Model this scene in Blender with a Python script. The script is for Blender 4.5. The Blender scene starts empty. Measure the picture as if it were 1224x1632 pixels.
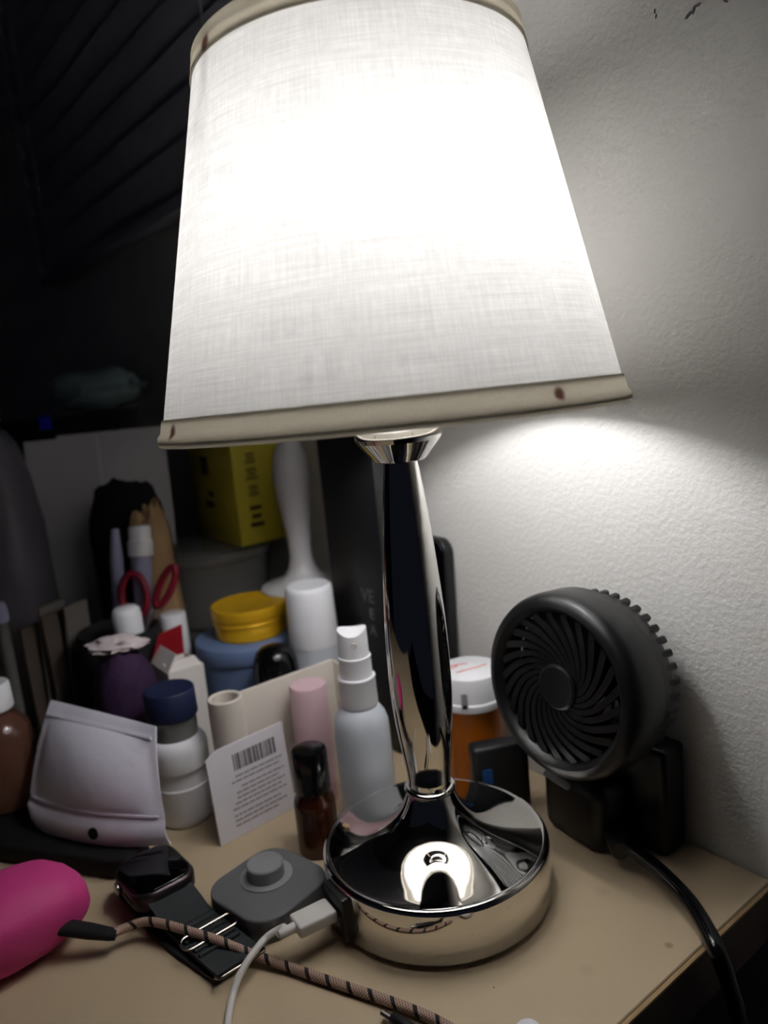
import bpy, bmesh, math, random
from mathutils import Vector, Matrix, noise
PI = math.pi; random.seed(7)
S = bpy.context.scene; COL = S.collection

# ---------------------------------------------------------------- camera
FPX = 1227.43
CAM = Vector((0.28114, -0.22120, 0.26525))
YAW, PITCH, ROLL = 0.93175, 0.18175, -0.09597
Fw = Vector((-math.sin(YAW)*math.cos(PITCH), math.cos(YAW)*math.cos(PITCH), -math.sin(PITCH)))
R0 = Vector((math.cos(YAW), math.sin(YAW), 0)); U0 = R0.cross(Fw)
RV = R0*math.cos(ROLL) + U0*math.sin(ROLL); UV_ = U0*math.cos(ROLL) - R0*math.sin(ROLL)
cd = bpy.data.cameras.new('camera'); cam = bpy.data.objects.new('camera', cd); COL.objects.link(cam)
M = Matrix((RV, UV_, -Fw)).transposed().to_4x4(); M.translation = CAM; cam.matrix_world = M
cd.sensor_fit = 'VERTICAL'; cd.sensor_height = 36.0; cd.lens = FPX/1632*36.0
cd.clip_start = 0.01; cd.clip_end = 20
cd.dof.use_dof = True; cd.dof.focus_distance = 0.335; cd.dof.aperture_fstop = 7.0
S.camera = cam
# ---------------------------------------------------------------- world + exposure
w = bpy.data.worlds.new('night_room'); S.world = w; w.use_nodes = True
w.node_tree.nodes['Background'].inputs[0].default_value = (0.55, 0.62, 1.0, 1)
w.node_tree.nodes['Background'].inputs[1].default_value = 0.008
BULB = 61.0
S.view_settings.view_transform = 'Standard'; S.view_settings.look = 'None'
S.view_settings.gamma = 1.0; S.view_settings.use_curve_mapping = False
S.view_settings.exposure = 0.0

# ---------------------------------------------------------------- placing helpers
def ray(px, py): return (Fw*FPX + RV*(px-612) + UV_*(816-py)).normalized()
def T(px, py, z=0.0):                      # point at height z
    d = ray(px, py); return CAM + d*((z-CAM.z)/d.z)
def G(px, d, z=0.0):                       # point at height z, column px, optical depth d
    a, b, c, e = Fw.x, Fw.y, RV.x, RV.y
    p = d-(z-CAM.z)*Fw.z; q = (px-612)*d/FPX-(z-CAM.z)*RV.z
    det = a*e-b*c
    return Vector((CAM.x+(p*e-b*q)/det, CAM.y+(a*q-p*c)/det, z))
VA = math.atan2(RV.y, RV.x)                # heading of "across the picture" on the desk top

# ---------------------------------------------------------------- materials
def lin(c):
    out = []
    for v in c:
        v /= 255.0
        out.append(v/12.92 if v <= .04045 else ((v+.055)/1.055)**2.4)
    return (*out, 1)
def mat(name, col, rough=.5, metal=0., var=.06, scale=60., bump=0., bscale=None, trans=0., ior=1.45, spec=.5, coat=0., sss=0.):
    m = bpy.data.materials.new(name); m.use_nodes = True; nt = m.node_tree; b = nt.nodes['Principled BSDF']
    c = lin(col)
    tc = nt.nodes.new('ShaderNodeTexCoord'); n = nt.nodes.new('ShaderNodeTexNoise')
    n.inputs['Scale'].default_value = scale; n.inputs['Detail'].default_value = 4
    nt.links.new(tc.outputs['Object'], n.inputs['Vector'])
    mx = nt.nodes.new('ShaderNodeMix'); mx.data_type = 'RGBA'
    mx.inputs[6].default_value = tuple(v*(1-var) for v in c[:3])+(1,)
    mx.inputs[7].default_value = tuple(min(1, v*(1+var)) for v in c[:3])+(1,)
    nt.links.new(n.outputs['Fac'], mx.inputs[0]); nt.links.new(mx.outputs[2], b.inputs['Base Color'])
    b.inputs['Roughness'].default_value = rough; b.inputs['Metallic'].default_value = metal
    b.inputs['Transmission Weight'].default_value = trans; b.inputs['IOR'].default_value = ior
    b.inputs['Specular IOR Level'].default_value = spec; b.inputs['Coat Weight'].default_value = coat
    if sss: b.inputs['Subsurface Weight'].default_value = sss; b.inputs['Subsurface Radius'].default_value = (.004, .004, .004); b.inputs['Subsurface Scale'].default_value = 1.0
    if bump:
        n2 = nt.nodes.new('ShaderNodeTexNoise'); n2.inputs['Scale'].default_value = bscale or scale; n2.inputs['Detail'].default_value = 3
        nt.links.new(tc.outputs['Object'], n2.inputs['Vector'])
        bp = nt.nodes.new('ShaderNodeBump'); bp.inputs['Strength'].default_value = 1.0; bp.inputs['Distance'].default_value = bump
        nt.links.new(n2.outputs['Fac'], bp.inputs['Height']); nt.links.new(bp.outputs['Normal'], b.inputs['Normal'])
    return m
def nodes(m): return m.node_tree.nodes, m.node_tree.links

MT = {}
MT['chrome'] = mat('polished_chrome', (228, 226, 222), .035, 1., .01)
MT['wall'] = mat('stucco_paint', (209, 207, 203), .85, var=.02, scale=9, bump=.00055, bscale=330)
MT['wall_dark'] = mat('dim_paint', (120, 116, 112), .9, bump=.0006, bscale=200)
MT['table'] = mat('beige_laminate', (196, 176, 146), .5, var=.05, scale=35, bump=.00005, bscale=900)
MT['table_side'] = mat('brown_edge_board', (92, 76, 68), .6, var=.12, scale=30)
def stain(m, spots, col):
    N, L = nodes(m); b = N['Principled BSDF']; src = b.inputs['Base Color'].links[0].from_socket; g = N.new('ShaderNodeNewGeometry')
    for c, r0, r1, k in spots:
        dn = N.new('ShaderNodeVectorMath'); dn.operation = 'DISTANCE'; L.new(g.outputs['Position'], dn.inputs[0]); dn.inputs[1].default_value = c
        mr = N.new('ShaderNodeMapRange'); mr.interpolation_type = 'SMOOTHSTEP'; L.new(dn.outputs['Value'], mr.inputs[0])
        mr.inputs[1].default_value = r0; mr.inputs[2].default_value = r1; mr.inputs[3].default_value = k; mr.inputs[4].default_value = 0
        mx = N.new('ShaderNodeMix'); mx.data_type = 'RGBA'; L.new(mr.outputs[0], mx.inputs[0]); L.new(src, mx.inputs[6]); mx.inputs[7].default_value = lin(col); src = mx.outputs[2]
    L.new(src, b.inputs['Base Color'])
stain(MT['table'], [(T(1066, 1506), .0010, .0026, .45), (T(787, 1573), .0003, .0007, .8), (T(960, 1420), .001, .006, .15), (T(935, 1545), .001, .005, .12), (T(150, 1500), .004, .016, .12)], (96, 74, 52))
MT['palepaint'] = mat('pale_gloss_paint', (235, 235, 235), .4)
MT['edge'] = mat('edge_band', (170, 142, 104), .5)
MT['slat'] = mat('dark_blind_slat', (168, 168, 180), .45)
MT['floor'] = mat('dark_carpet', (44, 46, 56), .95, bump=.002, bscale=300)
MT['black'] = mat('black_plastic', (24, 24, 26), .45)
MT['blackgloss'] = mat('glossy_black_plastic', (12, 12, 14), .15)
MT['blackmatte'] = mat('matte_black', (14, 14, 16), .8)
MT['fanblack'] = mat('fan_black_plastic', (17, 17, 19), .36)
MT['foot'] = mat('black_rubber', (14, 13, 12), .8)
MT['white'] = mat('white_plastic', (236, 236, 240), .4, sss=.1)
MT['bulbcollar'] = mat('lamp_bulb_collar', (225, 222, 215), .5)
MT['cream'] = mat('cream_plastic', (218, 210, 200), .45, sss=.1)
MT['navy'] = mat('navy_plastic', (22, 32, 66), .5)
MT['bluejar'] = mat('dusty_blue_plastic', (104, 124, 164), .5)
MT['tin'] = mat('gold_yellow_tin', (222, 172, 34), .35, .35, .1, 80)
MT['yellow'] = mat('yellow_carton', (196, 180, 52), .6, var=.06)
MT['ink'] = mat('dark_print', (70, 62, 30), .7)
MT['pinktube'] = mat('pale_pink_plastic', (222, 188, 196), .35)
MT['pink'] = mat('hot_pink_silicone', (206, 62, 134), .6, var=.05, scale=300, bump=.00012, bscale=1500)
MT['amber'] = mat('amber_glass', (70, 34, 16), .12, var=.1, trans=.35, ior=1.5)
MT['amberliquid'] = mat('brown_liquid_bottle', (110, 74, 60), .15, var=.2, scale=30, trans=.35)
MT['orange'] = mat('orange_translucent_plastic', (200, 108, 20), .2, trans=.45)
MT['frost'] = mat('frosted_clear_plastic', (212, 217, 226), .35, trans=.12, ior=1.3)
MT['clear'] = mat('cloudy_clear_plastic', (150, 148, 145), .25, trans=.55, ior=1.25)
MT['greyhandle'] = mat('pale_grey_plastic', (196, 194, 196), .35)
MT['teal'] = mat('dark_teal_card', (30, 44, 48), .7)
MT['paper'] = mat('white_paper', (226, 222, 228), .8, var=.03)
MT['carton'] = mat('white_carton', (228, 222, 218), .7, var=.03)
MT['red'] = mat('red_print', (150, 14, 28), .6)
MT['redplastic'] = mat('red_plastic', (118, 16, 36), .4)
MT['tan'] = mat('tan_paper', (172, 140, 100), .8, var=.12, bump=.002, bscale=60)
MT['purple'] = mat('dark_purple_fabric', (48, 24, 58), .85, bump=.0006, bscale=300)
MT['lav'] = mat('lavender_plastic', (150, 150, 178), .4)
MT['bagplastic'] = mat('grey_plastic_bag', (112, 108, 118), .4, var=.2, scale=18, bump=.004, bscale=25)
MT['greenbag'] = mat('green_grey_plastic', (130, 148, 150), .45, var=.2, scale=20, bump=.003, bscale=40)
MT['cloth'] = mat('dark_grey_cloth', (120, 120, 132), .9, bump=.002, bscale=60)
MT['blue'] = mat('bright_blue_plastic', (18, 24, 170), .4)
MT['pouch'] = mat('pearly_white_film', (232, 228, 242), .3, var=.02, bump=.0009, bscale=55)
MT['watch'] = mat('dark_aluminium', (72, 64, 66), .3, .8)
MT['glass'] = mat('black_screen_glass', (4, 4, 8), .06)
MT['strap'] = mat('charcoal_nylon_strap', (44, 48, 50), .8, bump=.0002, bscale=1200)
MT['wire'] = mat('brushed_steel_wire', (196, 186, 178), .25, 1.)
MT['puck'] = mat('charcoal_grey_plastic', (104, 104, 106), .55)
MT['puckdark'] = mat('dark_grey_rubber', (78, 78, 80), .6)
MT['knob'] = mat('mid_grey_plastic', (138, 138, 142), .5)
MT['cable'] = mat('white_cable', (214, 210, 206), .45)
MT['redink'] = mat('red_ink', (214, 92, 84), .6)
MT['greyink'] = mat('grey_ink', (112, 106, 112), .8)
MT['palegrey'] = mat('pale_grey_ink', (150, 145, 150), .8)
MT['letter'] = mat('grey_lettering', (86, 86, 92), .5)
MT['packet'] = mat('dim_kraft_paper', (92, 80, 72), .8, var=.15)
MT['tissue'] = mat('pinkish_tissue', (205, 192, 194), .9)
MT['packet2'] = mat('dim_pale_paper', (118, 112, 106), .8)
MT['hole'] = mat('dark_recess', (10, 10, 10), .9)

# lamp shade fabric: woven threads, lets light through
def fabric(name, col, tr, weave=True):
    m = bpy.data.materials.new(name); m.use_nodes = True; N, L = nodes(m)
    N.remove(N['Principled BSDF']); out = N['Material Output']
    uv = N.new('ShaderNodeUVMap'); c = lin(col)
    def thread(sx, sy, lo, hi):
        mp = N.new('ShaderNodeMapping'); mp.inputs['Scale'].default_value = (sx, sy, 1)
        n = N.new('ShaderNodeTexNoise'); n.inputs['Scale'].default_value = 1.0; n.inputs['Detail'].default_value = 2
        L.new(uv.outputs[0], mp.inputs[0]); L.new(mp.outputs[0], n.inputs['Vector'])
        r = N.new('ShaderNodeMapRange'); r.inputs[1].default_value = .3; r.inputs[2].default_value = .7
        r.inputs[3].default_value = lo; r.inputs[4].default_value = hi
        L.new(n.outputs['Fac'], r.inputs[0]); return r
    a = thread(900, 7, .90, 1.0); b = thread(16, 250, .86, 1.0); d = thread(220, 45, .95, 1.0)
    mu = N.new('ShaderNodeMath'); mu.operation = 'MULTIPLY'; L.new(a.outputs[0], mu.inputs[0]); L.new(b.outputs[0], mu.inputs[1])
    mu2 = N.new('ShaderNodeMath'); mu2.operation = 'MULTIPLY'; L.new(mu.outputs[0], mu2.inputs[0]); L.new(d.outputs[0], mu2.inputs[1])
    vm = N.new('ShaderNodeVectorMath'); vm.operation = 'SCALE'; vm.inputs[0].default_value = c[:3]; L.new(mu2.outputs[0], vm.inputs['Scale'])
    t = N.new('ShaderNodeBsdfTranslucent'); f = N.new('ShaderNodeBsdfDiffuse')
    L.new(vm.outputs[0], t.inputs[0]); L.new(vm.outputs[0], f.inputs[0])
    ms = N.new('ShaderNodeMixShader'); ms.inputs[0].default_value = tr
    L.new(f.outputs[0], ms.inputs[1]); L.new(t.outputs[0], ms.inputs[2]); L.new(ms.outputs[0], out.inputs[0])
    bp = N.new('ShaderNodeBump'); bp.inputs['Distance'].default_value = .0002; L.new(mu.outputs[0], bp.inputs['Height'])
    L.new(bp.outputs[0], f.inputs['Normal'])
    return m
MT['fabric'] = fabric('lamp_shade_linen', (250, 249, 247), .398)
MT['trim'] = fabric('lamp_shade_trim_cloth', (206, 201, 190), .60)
# bulb
m = bpy.data.materials.new('lamp_bulb_glow'); m.use_nodes = True; N, L = nodes(m)
N['Principled BSDF'].inputs['Emission Color'].default_value = (.985, .985, 1.0, 1)
N['Principled BSDF'].inputs['Emission Strength'].default_value = BULB
MT['bulb'] = m
# braided cable: tan weave with dark spiral bands along its length
m = mat('braided_cord', (150, 120, 104), .7); N, L = nodes(m); b = N['Principled BSDF']
uv = N.new('ShaderNodeUVMap'); sp = N.new('ShaderNodeSeparateXYZ'); L.new(uv.outputs[0], sp.inputs[0])
def mth(op, a, bv):
    n = N.new('ShaderNodeMath'); n.operation = op
    for i, v in enumerate((a, bv)):
        if isinstance(v, (int, float)): n.inputs[i].default_value = v
        else: L.new(v, n.inputs[i])
    return n.outputs[0]
ph = mth('ADD', mth('MULTIPLY', sp.outputs[1], 92.0), mth('MULTIPLY', mth('ABSOLUTE', mth('SUBTRACT', sp.outputs[0], .5), 0), .9))
band = mth('LESS_THAN', mth('FRACT', ph, 0), .2)
chk = N.new('ShaderNodeTexChecker'); chk.inputs['Scale'].default_value = 1
mp = N.new('ShaderNodeMapping'); mp.inputs['Scale'].default_value = (16, 1400, 1); L.new(uv.outputs[0], mp.inputs[0]); L.new(mp.outputs[0], chk.inputs[0])
chk.inputs[1].default_value = lin((196, 166, 148)); chk.inputs[2].default_value = lin((132, 106, 94))
mx = N.new('ShaderNodeMix'); mx.data_type = 'RGBA'; L.new(band, mx.inputs[0]); L.new(chk.outputs[0], mx.inputs[6]); mx.inputs[7].default_value = lin((22, 20, 20))
L.new(mx.outputs[2], b.inputs['Base Color']); MT['braid'] = m

# ---------------------------------------------------------------- mesh helpers
I4 = Matrix.Identity(4)
def at(x=0, y=0, z=0, rx=0, ry=0, rz=0):
    return Matrix.Translation((x, y, z)) @ Matrix.Rotation(rz, 4, 'Z') @ Matrix.Rotation(ry, 4, 'Y') @ Matrix.Rotation(rx, 4, 'X')
def NB(): return bmesh.new()
def obj(name, bm, m, parent=None, sharp=38, M=None):
    if M is not None: bmesh.ops.transform(bm, matrix=M, verts=bm.verts)
    bmesh.ops.recalc_face_normals(bm, faces=bm.faces)
    me = bpy.data.meshes.new(name); bm.to_mesh(me); bm.free()
    me.materials.append(MT[m] if isinstance(m, str) else m)
    for p in me.polygons: p.use_smooth = True
    me.set_sharp_from_angle(angle=math.radians(sharp))
    o = bpy.data.objects.new(name, me); COL.objects.link(o)
    if parent: o.parent = parent
    return o
def thing(name, label, cat, loc=(0, 0, 0), rz=0, group=None):
    o = bpy.data.objects.new(name, None); COL.objects.link(o); o.location = loc; o.rotation_euler = (0, 0, rz)
    o.empty_display_size = .01
    o['label'] = label; o['category'] = cat
    if group: o['group'] = group
    return o
def tag(o, label, cat, group=None):
    o['label'] = label; o['category'] = cat
    if group: o['group'] = group
    return o
def struct(name, bm, m): o = obj(name, bm, m); o['kind'] = 'structure'; return o
def lathe(bm, prof, seg=48, M=I4, close=True, a0=0, a1=2*PI):
    uvl = bm.loops.layers.uv.verify(); full = abs(a1-a0-2*PI) < 1e-6
    n = seg if full else seg+1; rings = []
    for r, z in prof:
        if r < 1e-7: rings.append([bm.verts.new(M @ Vector((0, 0, z)))])
        else: rings.append([bm.verts.new(M @ Vector((r*math.cos(a0+(a1-a0)*j/seg), r*math.sin(a0+(a1-a0)*j/seg), z))) for j in range(n)])
    zlo = min(q[1] for q in prof); zrng = max(max(q[1] for q in prof)-zlo, 1e-6)
    for k in range(len(prof)-1):
        A, B = rings[k], rings[k+1]
        for j in range(seg):
            j2 = (j+1) % n
            if len(A) == 1 and len(B) == 1: continue
            if len(A) == 1: vs = [A[0], B[j], B[j2]]; us = [(j+.5)/seg, j/seg, (j+1)/seg]; ks = [k, k+1, k+1]
            elif len(B) == 1: vs = [A[j], A[j2], B[0]]; us = [j/seg, (j+1)/seg, (j+.5)/seg]; ks = [k, k, k+1]
            else: vs = [A[j], A[j2], B[j2], B[j]]; us = [j/seg, (j+1)/seg, (j+1)/seg, j/seg]; ks = [k, k, k+1, k+1]
            f = bm.faces.new(vs)
            for lp, u, kk in zip(f.loops, us, ks): lp[uvl].uv = (u, (prof[kk][1]-zlo)/zrng)
    if close and full:
        for rg in (rings[0], rings[-1]):
            if len(rg) > 1 and prof[0] != prof[-1]: bm.faces.new(rg)
    return bm
def rbox(bm, sx, sy, sz, M=I4, r=.001, seg=2):      # centred on x,y; from 0 to sz in z
    g = bmesh.ops.create_cube(bm, size=1.0)
    vs = g['verts']; bmesh.ops.scale(bm, vec=(sx, sy, sz), verts=vs); bmesh.ops.translate(bm, vec=(0, 0, sz/2), verts=vs)
    es = list({e for v in vs for e in v.link_edges})
    if r > 0:
        q = bmesh.ops.bevel(bm, geom=es, offset=min(r, .49*min(sx, sy, sz)), segments=seg, profile=.5, affect='EDGES')
        vs = list({v for f in q['faces'] for v in f.verts} | {v for v in vs if v.is_valid})
    bmesh.ops.transform(bm, matrix=M, verts=vs); return bm
def rrect(sx, sy, r, n=6):
    out = []
    for cx, cy, a in ((1, 1, 0), (-1, 1, PI/2), (-1, -1, PI), (1, -1, 3*PI/2)):
        for k in range(n+1):
            t = a+PI/2*k/n; out.append((cx*(sx/2-r)+r*math.cos(t), cy*(sy/2-r)+r*math.sin(t)))
    return out
def prism(bm, out, z0, z1, M=I4, bev=0.0, seg=2):   # outline extruded, with stepped round edges
    def inset(d):
        c = Vector((sum(p[0] for p in out)/len(out), sum(p[1] for p in out)/len(out)))
        res = []
        n = len(out)
        for i in range(n):
            p0, p1, p2 = Vector(out[i-1]), Vector(out[i]), Vector(out[(i+1) % n])
            e = (p2-p0); nn = Vector((-e.y, e.x)); nn.normalize()
            if nn.dot(c-p1) < 0: nn = -nn
            res.append(p1+nn*d)
        return res
    lv = []
    if bev:
        for k in range(seg+1): t = PI/2*k/seg; lv.append((bev*(1-math.sin(t)), z0+bev*(1-math.cos(t))))
        for k in range(seg+1): t = PI/2*k/seg; lv.append((bev*(1-math.cos(t)), z1-bev*(1-math.sin(t))))
    else: lv = [(0, z0), (0, z1)]
    rings = [[bm.verts.new(M @ Vector((p[0], p[1], z))) for p in inset(d)] for d, z in lv]
    n = len(out)
    for a, b in zip(rings, rings[1:]):
        for j in range(n): bm.faces.new((a[j], a[(j+1) % n], b[(j+1) % n], b[j]))
    bm.faces.new(rings[0]); bm.faces.new(rings[-1]); return bm
def smooth_path(pts, n=8):
    P = [Vector(p) for p in pts]; P = [P[0]*2-P[1]]+P+[P[-1]*2-P[-2]]; out = []
    for i in range(1, len(P)-2):
        for k in range(n):
            t = k/n; a, b, c, d = P[i-1], P[i], P[i+1], P[i+2]
            out.append(.5*((2*b)+(c-a)*t+(2*a-5*b+4*c-d)*t*t+(3*b-a-3*c+d)*t**3))
    out.append(P[-2]); return out
def tube(bm, pts, rad, seg=12, closed=False, flat=1.0, M=I4):
    uvl = bm.loops.layers.uv.verify(); P = [Vector(p) for p in pts]; n = len(P)
    R = rad if hasattr(rad, '__len__') else [rad]*n
    tg = [(P[(i+1) % n]-P[i-1]) if closed else (P[min(i+1, n-1)]-P[max(i-1, 0)]) for i in range(n)]
    up = Vector((0, 0, 1)) if abs(tg[0].normalized().z) < .9 else Vector((1, 0, 0))
    rings = []; ln = [0.0]
    for i in range(n):
        t = tg[i].normalized(); x = up.cross(t).normalized(); y = t.cross(x); up = y
        rings.append([bm.verts.new(M @ (P[i]+x*R[i]*math.cos(2*PI*j/seg)+y*R[i]*flat*math.sin(2*PI*j/seg))) for j in range(seg)])
        if i: ln.append(ln[-1]+(P[i]-P[i-1]).length)
    for i in range(n if closed else n-1):
        a, b = rings[i], rings[(i+1) % n]; l1 = ln[i+1] if i+1 < n else ln[-1]
        for j in range(seg):
            f = bm.faces.new((a[j], a[(j+1) % seg], b[(j+1) % seg], b[j]))
            for lp, u, v in zip(f.loops, (j/seg, (j+1)/seg, (j+1)/seg, j/seg), (ln[i], ln[i], l1, l1)): lp[uvl].uv = (u, v)
    if not closed: bm.faces.new(rings[0]); bm.faces.new(rings[-1])
    return bm
def slab(bm, fn, nu, nv, th):                        # sheet fn(u,v) given thickness th(u,v) along its normal
    def nrm(u, v):
        e = 1e-3; return (fn(min(u+e, 1), v)-fn(max(u-e, 0), v)).cross(fn(u, min(v+e, 1))-fn(u, max(v-e, 0))).normalized()
    A, B = [], []
    for i in range(nu+1):
        ra, rb = [], []
        for j in range(nv+1):
            u, v = i/nu, j/nv; p = fn(u, v); k = nrm(u, v)*(th(u, v) if callable(th) else th)/2
            ra.append(bm.verts.new(p+k)); rb.append(bm.verts.new(p-k))
        A.append(ra); B.append(rb)
    for i in range(nu):
        for j in range(nv):
            bm.faces.new((A[i][j], A[i+1][j], A[i+1][j+1], A[i][j+1])); bm.faces.new((B[i][j], B[i][j+1], B[i+1][j+1], B[i+1][j]))
    for i in range(nu):
        bm.faces.new((A[i][0], B[i][0], B[i+1][0], A[i+1][0])); bm.faces.new((A[i][nv], A[i+1][nv], B[i+1][nv], B[i][nv]))
    for j in range(nv):
        bm.faces.new((A[0][j], A[0][j+1], B[0][j+1], B[0][j])); bm.faces.new((A[nu][j], B[nu][j], B[nu][j+1], A[nu][j+1]))
    return bm
def blob(bm, rx, ry, h, seed=1, amp=.15, freq=2.0, pw=2.6, M=I4, nu=28, nv=18, z0=0.0, taper=0.0):   # soft lump from z0 to z0+h
    rows = []
    for i in range(nv+1):
        b = -PI/2+PI*i/nv; row = []
        for j in range(nu if 0 < i < nv else 1):
            a = 2*PI*j/nu
            def sg(v, e): return math.copysign(abs(v)**e, v)
            e = 2/pw; x = sg(math.cos(b), e)*sg(math.cos(a), e); y = sg(math.cos(b), e)*sg(math.sin(a), e); z = sg(math.sin(b), e)
            q = Vector((x, y, z)); k = 1+amp*noise.noise(q*freq+Vector((seed*7.3, seed*3.1, seed)))+amp*.5*noise.noise(q*freq*2.7+Vector((seed, 4, 9)))
            kz = (z+1)/2; tp = 1-taper*kz
            row.append(bm.verts.new(M @ Vector((rx*x*k*tp, ry*y*k*tp, z0+max(0.0, h/2+h/2*z*(k if z > 0 else 1))))))
        rows.append(row)
    for a, b in zip(rows, rows[1:]):
        for j in range(nu):
            j2 = (j+1) % nu
            if len(a) == 1: bm.faces.new((a[0], b[j2], b[j]))
            elif len(b) == 1: bm.faces.new((a[j], a[j2], b[0]))
            else: bm.faces.new((a[j], a[j2], b[j2], b[j]))
    return bm
def rnd(prof, r=.0008): return prof
def bottle(P, name, label, cat, parts, seg=40, rz=0, group=None):
    t = thing(name, label, cat, P, rz, group)
    for nm, m, prof in parts: obj(nm, lathe(NB(), prof, seg), m, t)
    return t
def cyl(r, z0, z1, b=.001): return [(0, z0), (r-b, z0), (r-.3*b, z0+.3*b), (r, z0+b), (r, z1-b), (r-.3*b, z1-.3*b), (r-b, z1), (0, z1)]

# ================================================================ setting
YW, XE = 0.1212, 0.1124
bm = NB(); rbox(bm, 3.4, .10, 2.5, at(-.1, YW+.05, -.75), 0); wall = struct('wall_back', bm, 'wall')
bm = NB(); rbox(bm, .10, 2.6, 2.5, at(-1.55, -1.13, -.75), 0); struct('wall_left', bm, 'wall_dark')
bm = NB(); rbox(bm, 3.6, 2.8, .10, at(-.1, -1.1, -.85), 0); struct('floor', bm, 'floor')
bm = NB(); rbox(bm, 3.6, 2.8, .10, at(-.1, -1.1, 1.65), 0); struct('ceiling', bm, 'wall_dark')
# flaked paint high on the wall
for k, (px, py, l, a) in enumerate([(1098, 24, .004, .6), (1106, 16, .0035, 1.2), (1113, 8, .003, .2), (1044, 18, .002, 1.5), (1046, 26, .0018, 1.3), (1156, 1, .003, 2.4)]):
    d = ray(px, py); P = CAM+d*((YW-CAM.y)/d.y)
    bm = NB(); out = [(-l*.5, 0), (-l*.2, l*.18), (l*.3, l*.12), (l*.5, -l*.02), (l*.1, -l*.16), (-l*.3, -l*.12)]
    prism(bm, out, -.0002, .0006, Matrix.Translation(P) @ Matrix.Rotation(PI/2, 4, 'X') @ Matrix.Rotation(a, 4, 'Z'))
    o = obj('paint_flake', bm, 'greyink'); o.parent = wall
# window frame strip beside the blind
bm = NB(); rbox(bm, .022, .02, .62, at(-.925, YW-.010, .43), .002); struct('trim_1', bm, 'palepaint')

# desk
desk = thing('desk', 'beige laminate desk pushed against the textured white wall', 'desk', (0, 0, -.74))
bm = NB(); rbox(bm, 1.0624, .5388, .0295, at(XE-.5312, YW-.2706, .7103), .0006, 1); top = obj('tabletop', bm, 'table', desk)
bm = NB(); rbox(bm, .0015, .5388, .0285, at(XE+.0008, YW-.2706, .7103), .0003, 1); obj('edge_band', bm, 'table_side', desk)['label'] = 'dark brown edge band'
bm = NB(); rbox(bm, .0022, .5388, .0016, at(XE+.0012, YW-.2706, .7376), .0005, 2); obj('edge_lip', bm, 'edge', desk)['label'] = 'thin light lip along the edge'
bm = NB(); rbox(bm, .018, .46, .70, at(XE-.06, YW-.27, .01), .001, 1); obj('side_panel', bm, 'table_side', desk)
bm = NB(); rbox(bm, .018, .46, .70, at(XE-1.02, YW-.27, .01), .001, 1); obj('side_panel', bm, 'table_side', desk)

# window blind
blind = thing('window_blind', 'dark horizontal slatted window blind on the wall left of the lamp', 'blind', (-.55, YW-.02, .43))
bl = None
for k in range(17):
    if bl is None:
        bm = NB(); slab(bm, lambda u, v: Vector((-.34+.68*u, -.0035*math.sin(PI*v), -.0205+.041*v)), 2, 5, .0012)
        bl = obj('slat', bm, 'slat', blind, M=Matrix.Rotation(math.radians(20), 4, 'X'))
    else:
        bl = bl.copy(); COL.objects.link(bl); bl.parent = blind
    bl.location = (0, 0, .03+.0365*k)
bm = NB(); rbox(bm, .69, .02, .014, at(0, 0, -.006), .002); obj('bottom_rail', bm, 'slat', blind)
bm = NB(); rbox(bm, .69, .034, .03, at(0, 0, .645), .002); obj('head_rail', bm, 'slat', blind)
for x in (-.25, .25):
    bm = NB(); tube(bm, [(x, -.018, 0), (x, -.018, .65)], .0006, 6); obj('lift_cord', bm, 'slat', blind)

# ================================================================ the lamp
lamp = thing('table_lamp', 'polished chrome table lamp with a glowing white linen drum shade', 'lamp', (0, 0, 0))
obj('foot_pad', lathe(NB(), [(0, 0), (.0540, 0), (.0545, .0005), (.0545, .0026), (0, .0026)], 96), 'foot', lamp)['label'] = 'black rubber foot pad'
prof = [(0, .0024), (.0568, .0024), (.0575, .0032), (.0575, .0272), (.0572, .0284), (.0564, .0293), (.0553, .0296), (.0545, .0293), (.0538, .02935)]
for r, z in [(.050, .03), (.045, .0309), (.040, .0320), (.035, .03335), (.030, .0351), (.0255, .03725), (.0215, .03985), (.0183, .0429), (.0158, .0463), (.01395, .0498), (.0126, .0533), (.0118, .0558)]: prof.append((r, z))
prof += [(0, .0558)]
obj('base', lathe(NB(), prof, 128), 'chrome', lamp, 60)
obj('collar_ring', lathe(NB(), [(0, .0556), (.0122, .0556), (.0128, .0562), (.0131, .0572), (.0128, .0582), (.0118, .0588), (0, .0588)], 64), 'chrome', lamp, 60)
cp = [(0, .0586), (.0108, .0586), (.0108, .062), (.0113, .068), (.0126, .078), (.0140, .090), (.0150, .102), (.0154, .112), (.0154, .122), (.0152, .134), (.0147, .148), (.0136, .165), (.0121, .185), (.0104, .203), (.0088, .216), (.0079, .2235), (0, .2235)]
def resamp(c, n):
    P = smooth_path([(a, 0, b) for a, b in c[1:-1]], n); return [c[0]]+[(p.x, p.z) for p in P]+[c[-1]]
obj('column', lathe(NB(), resamp(cp, 5), 64), 'chrome', lamp, 60)
obj('socket_cup', lathe(NB(), [(0, .2234), (.0112, .2232), (.0120, .2236), (.0196, .2326), (.0205, .2346), (.0203, .2366), (.0190, .2440), (.0172, .2500), (.0160, .2500), (.0160, .2450), (0, .2450)], 64), 'chrome', lamp, 12)
obj('socket', lathe(NB(), cyl(.0145, .2452, .2865, .001), 40), 'black', lamp)
BT = at(0, 0, .271) @ Matrix.Rotation(math.radians(10), 4, Vector((-.94, .35, 0))) @ at(0, 0, -.276)
bulb = obj('bulb', lathe(NB(), [(0, .2895), (.0180, .2895)]+[(.0285*math.cos(t), .311+.0285*math.sin(t)) for t in [math.radians(a) for a in range(-50, 90, 10)]]+[(0, .3395)], 40), 'bulb', lamp, M=BT)
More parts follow.
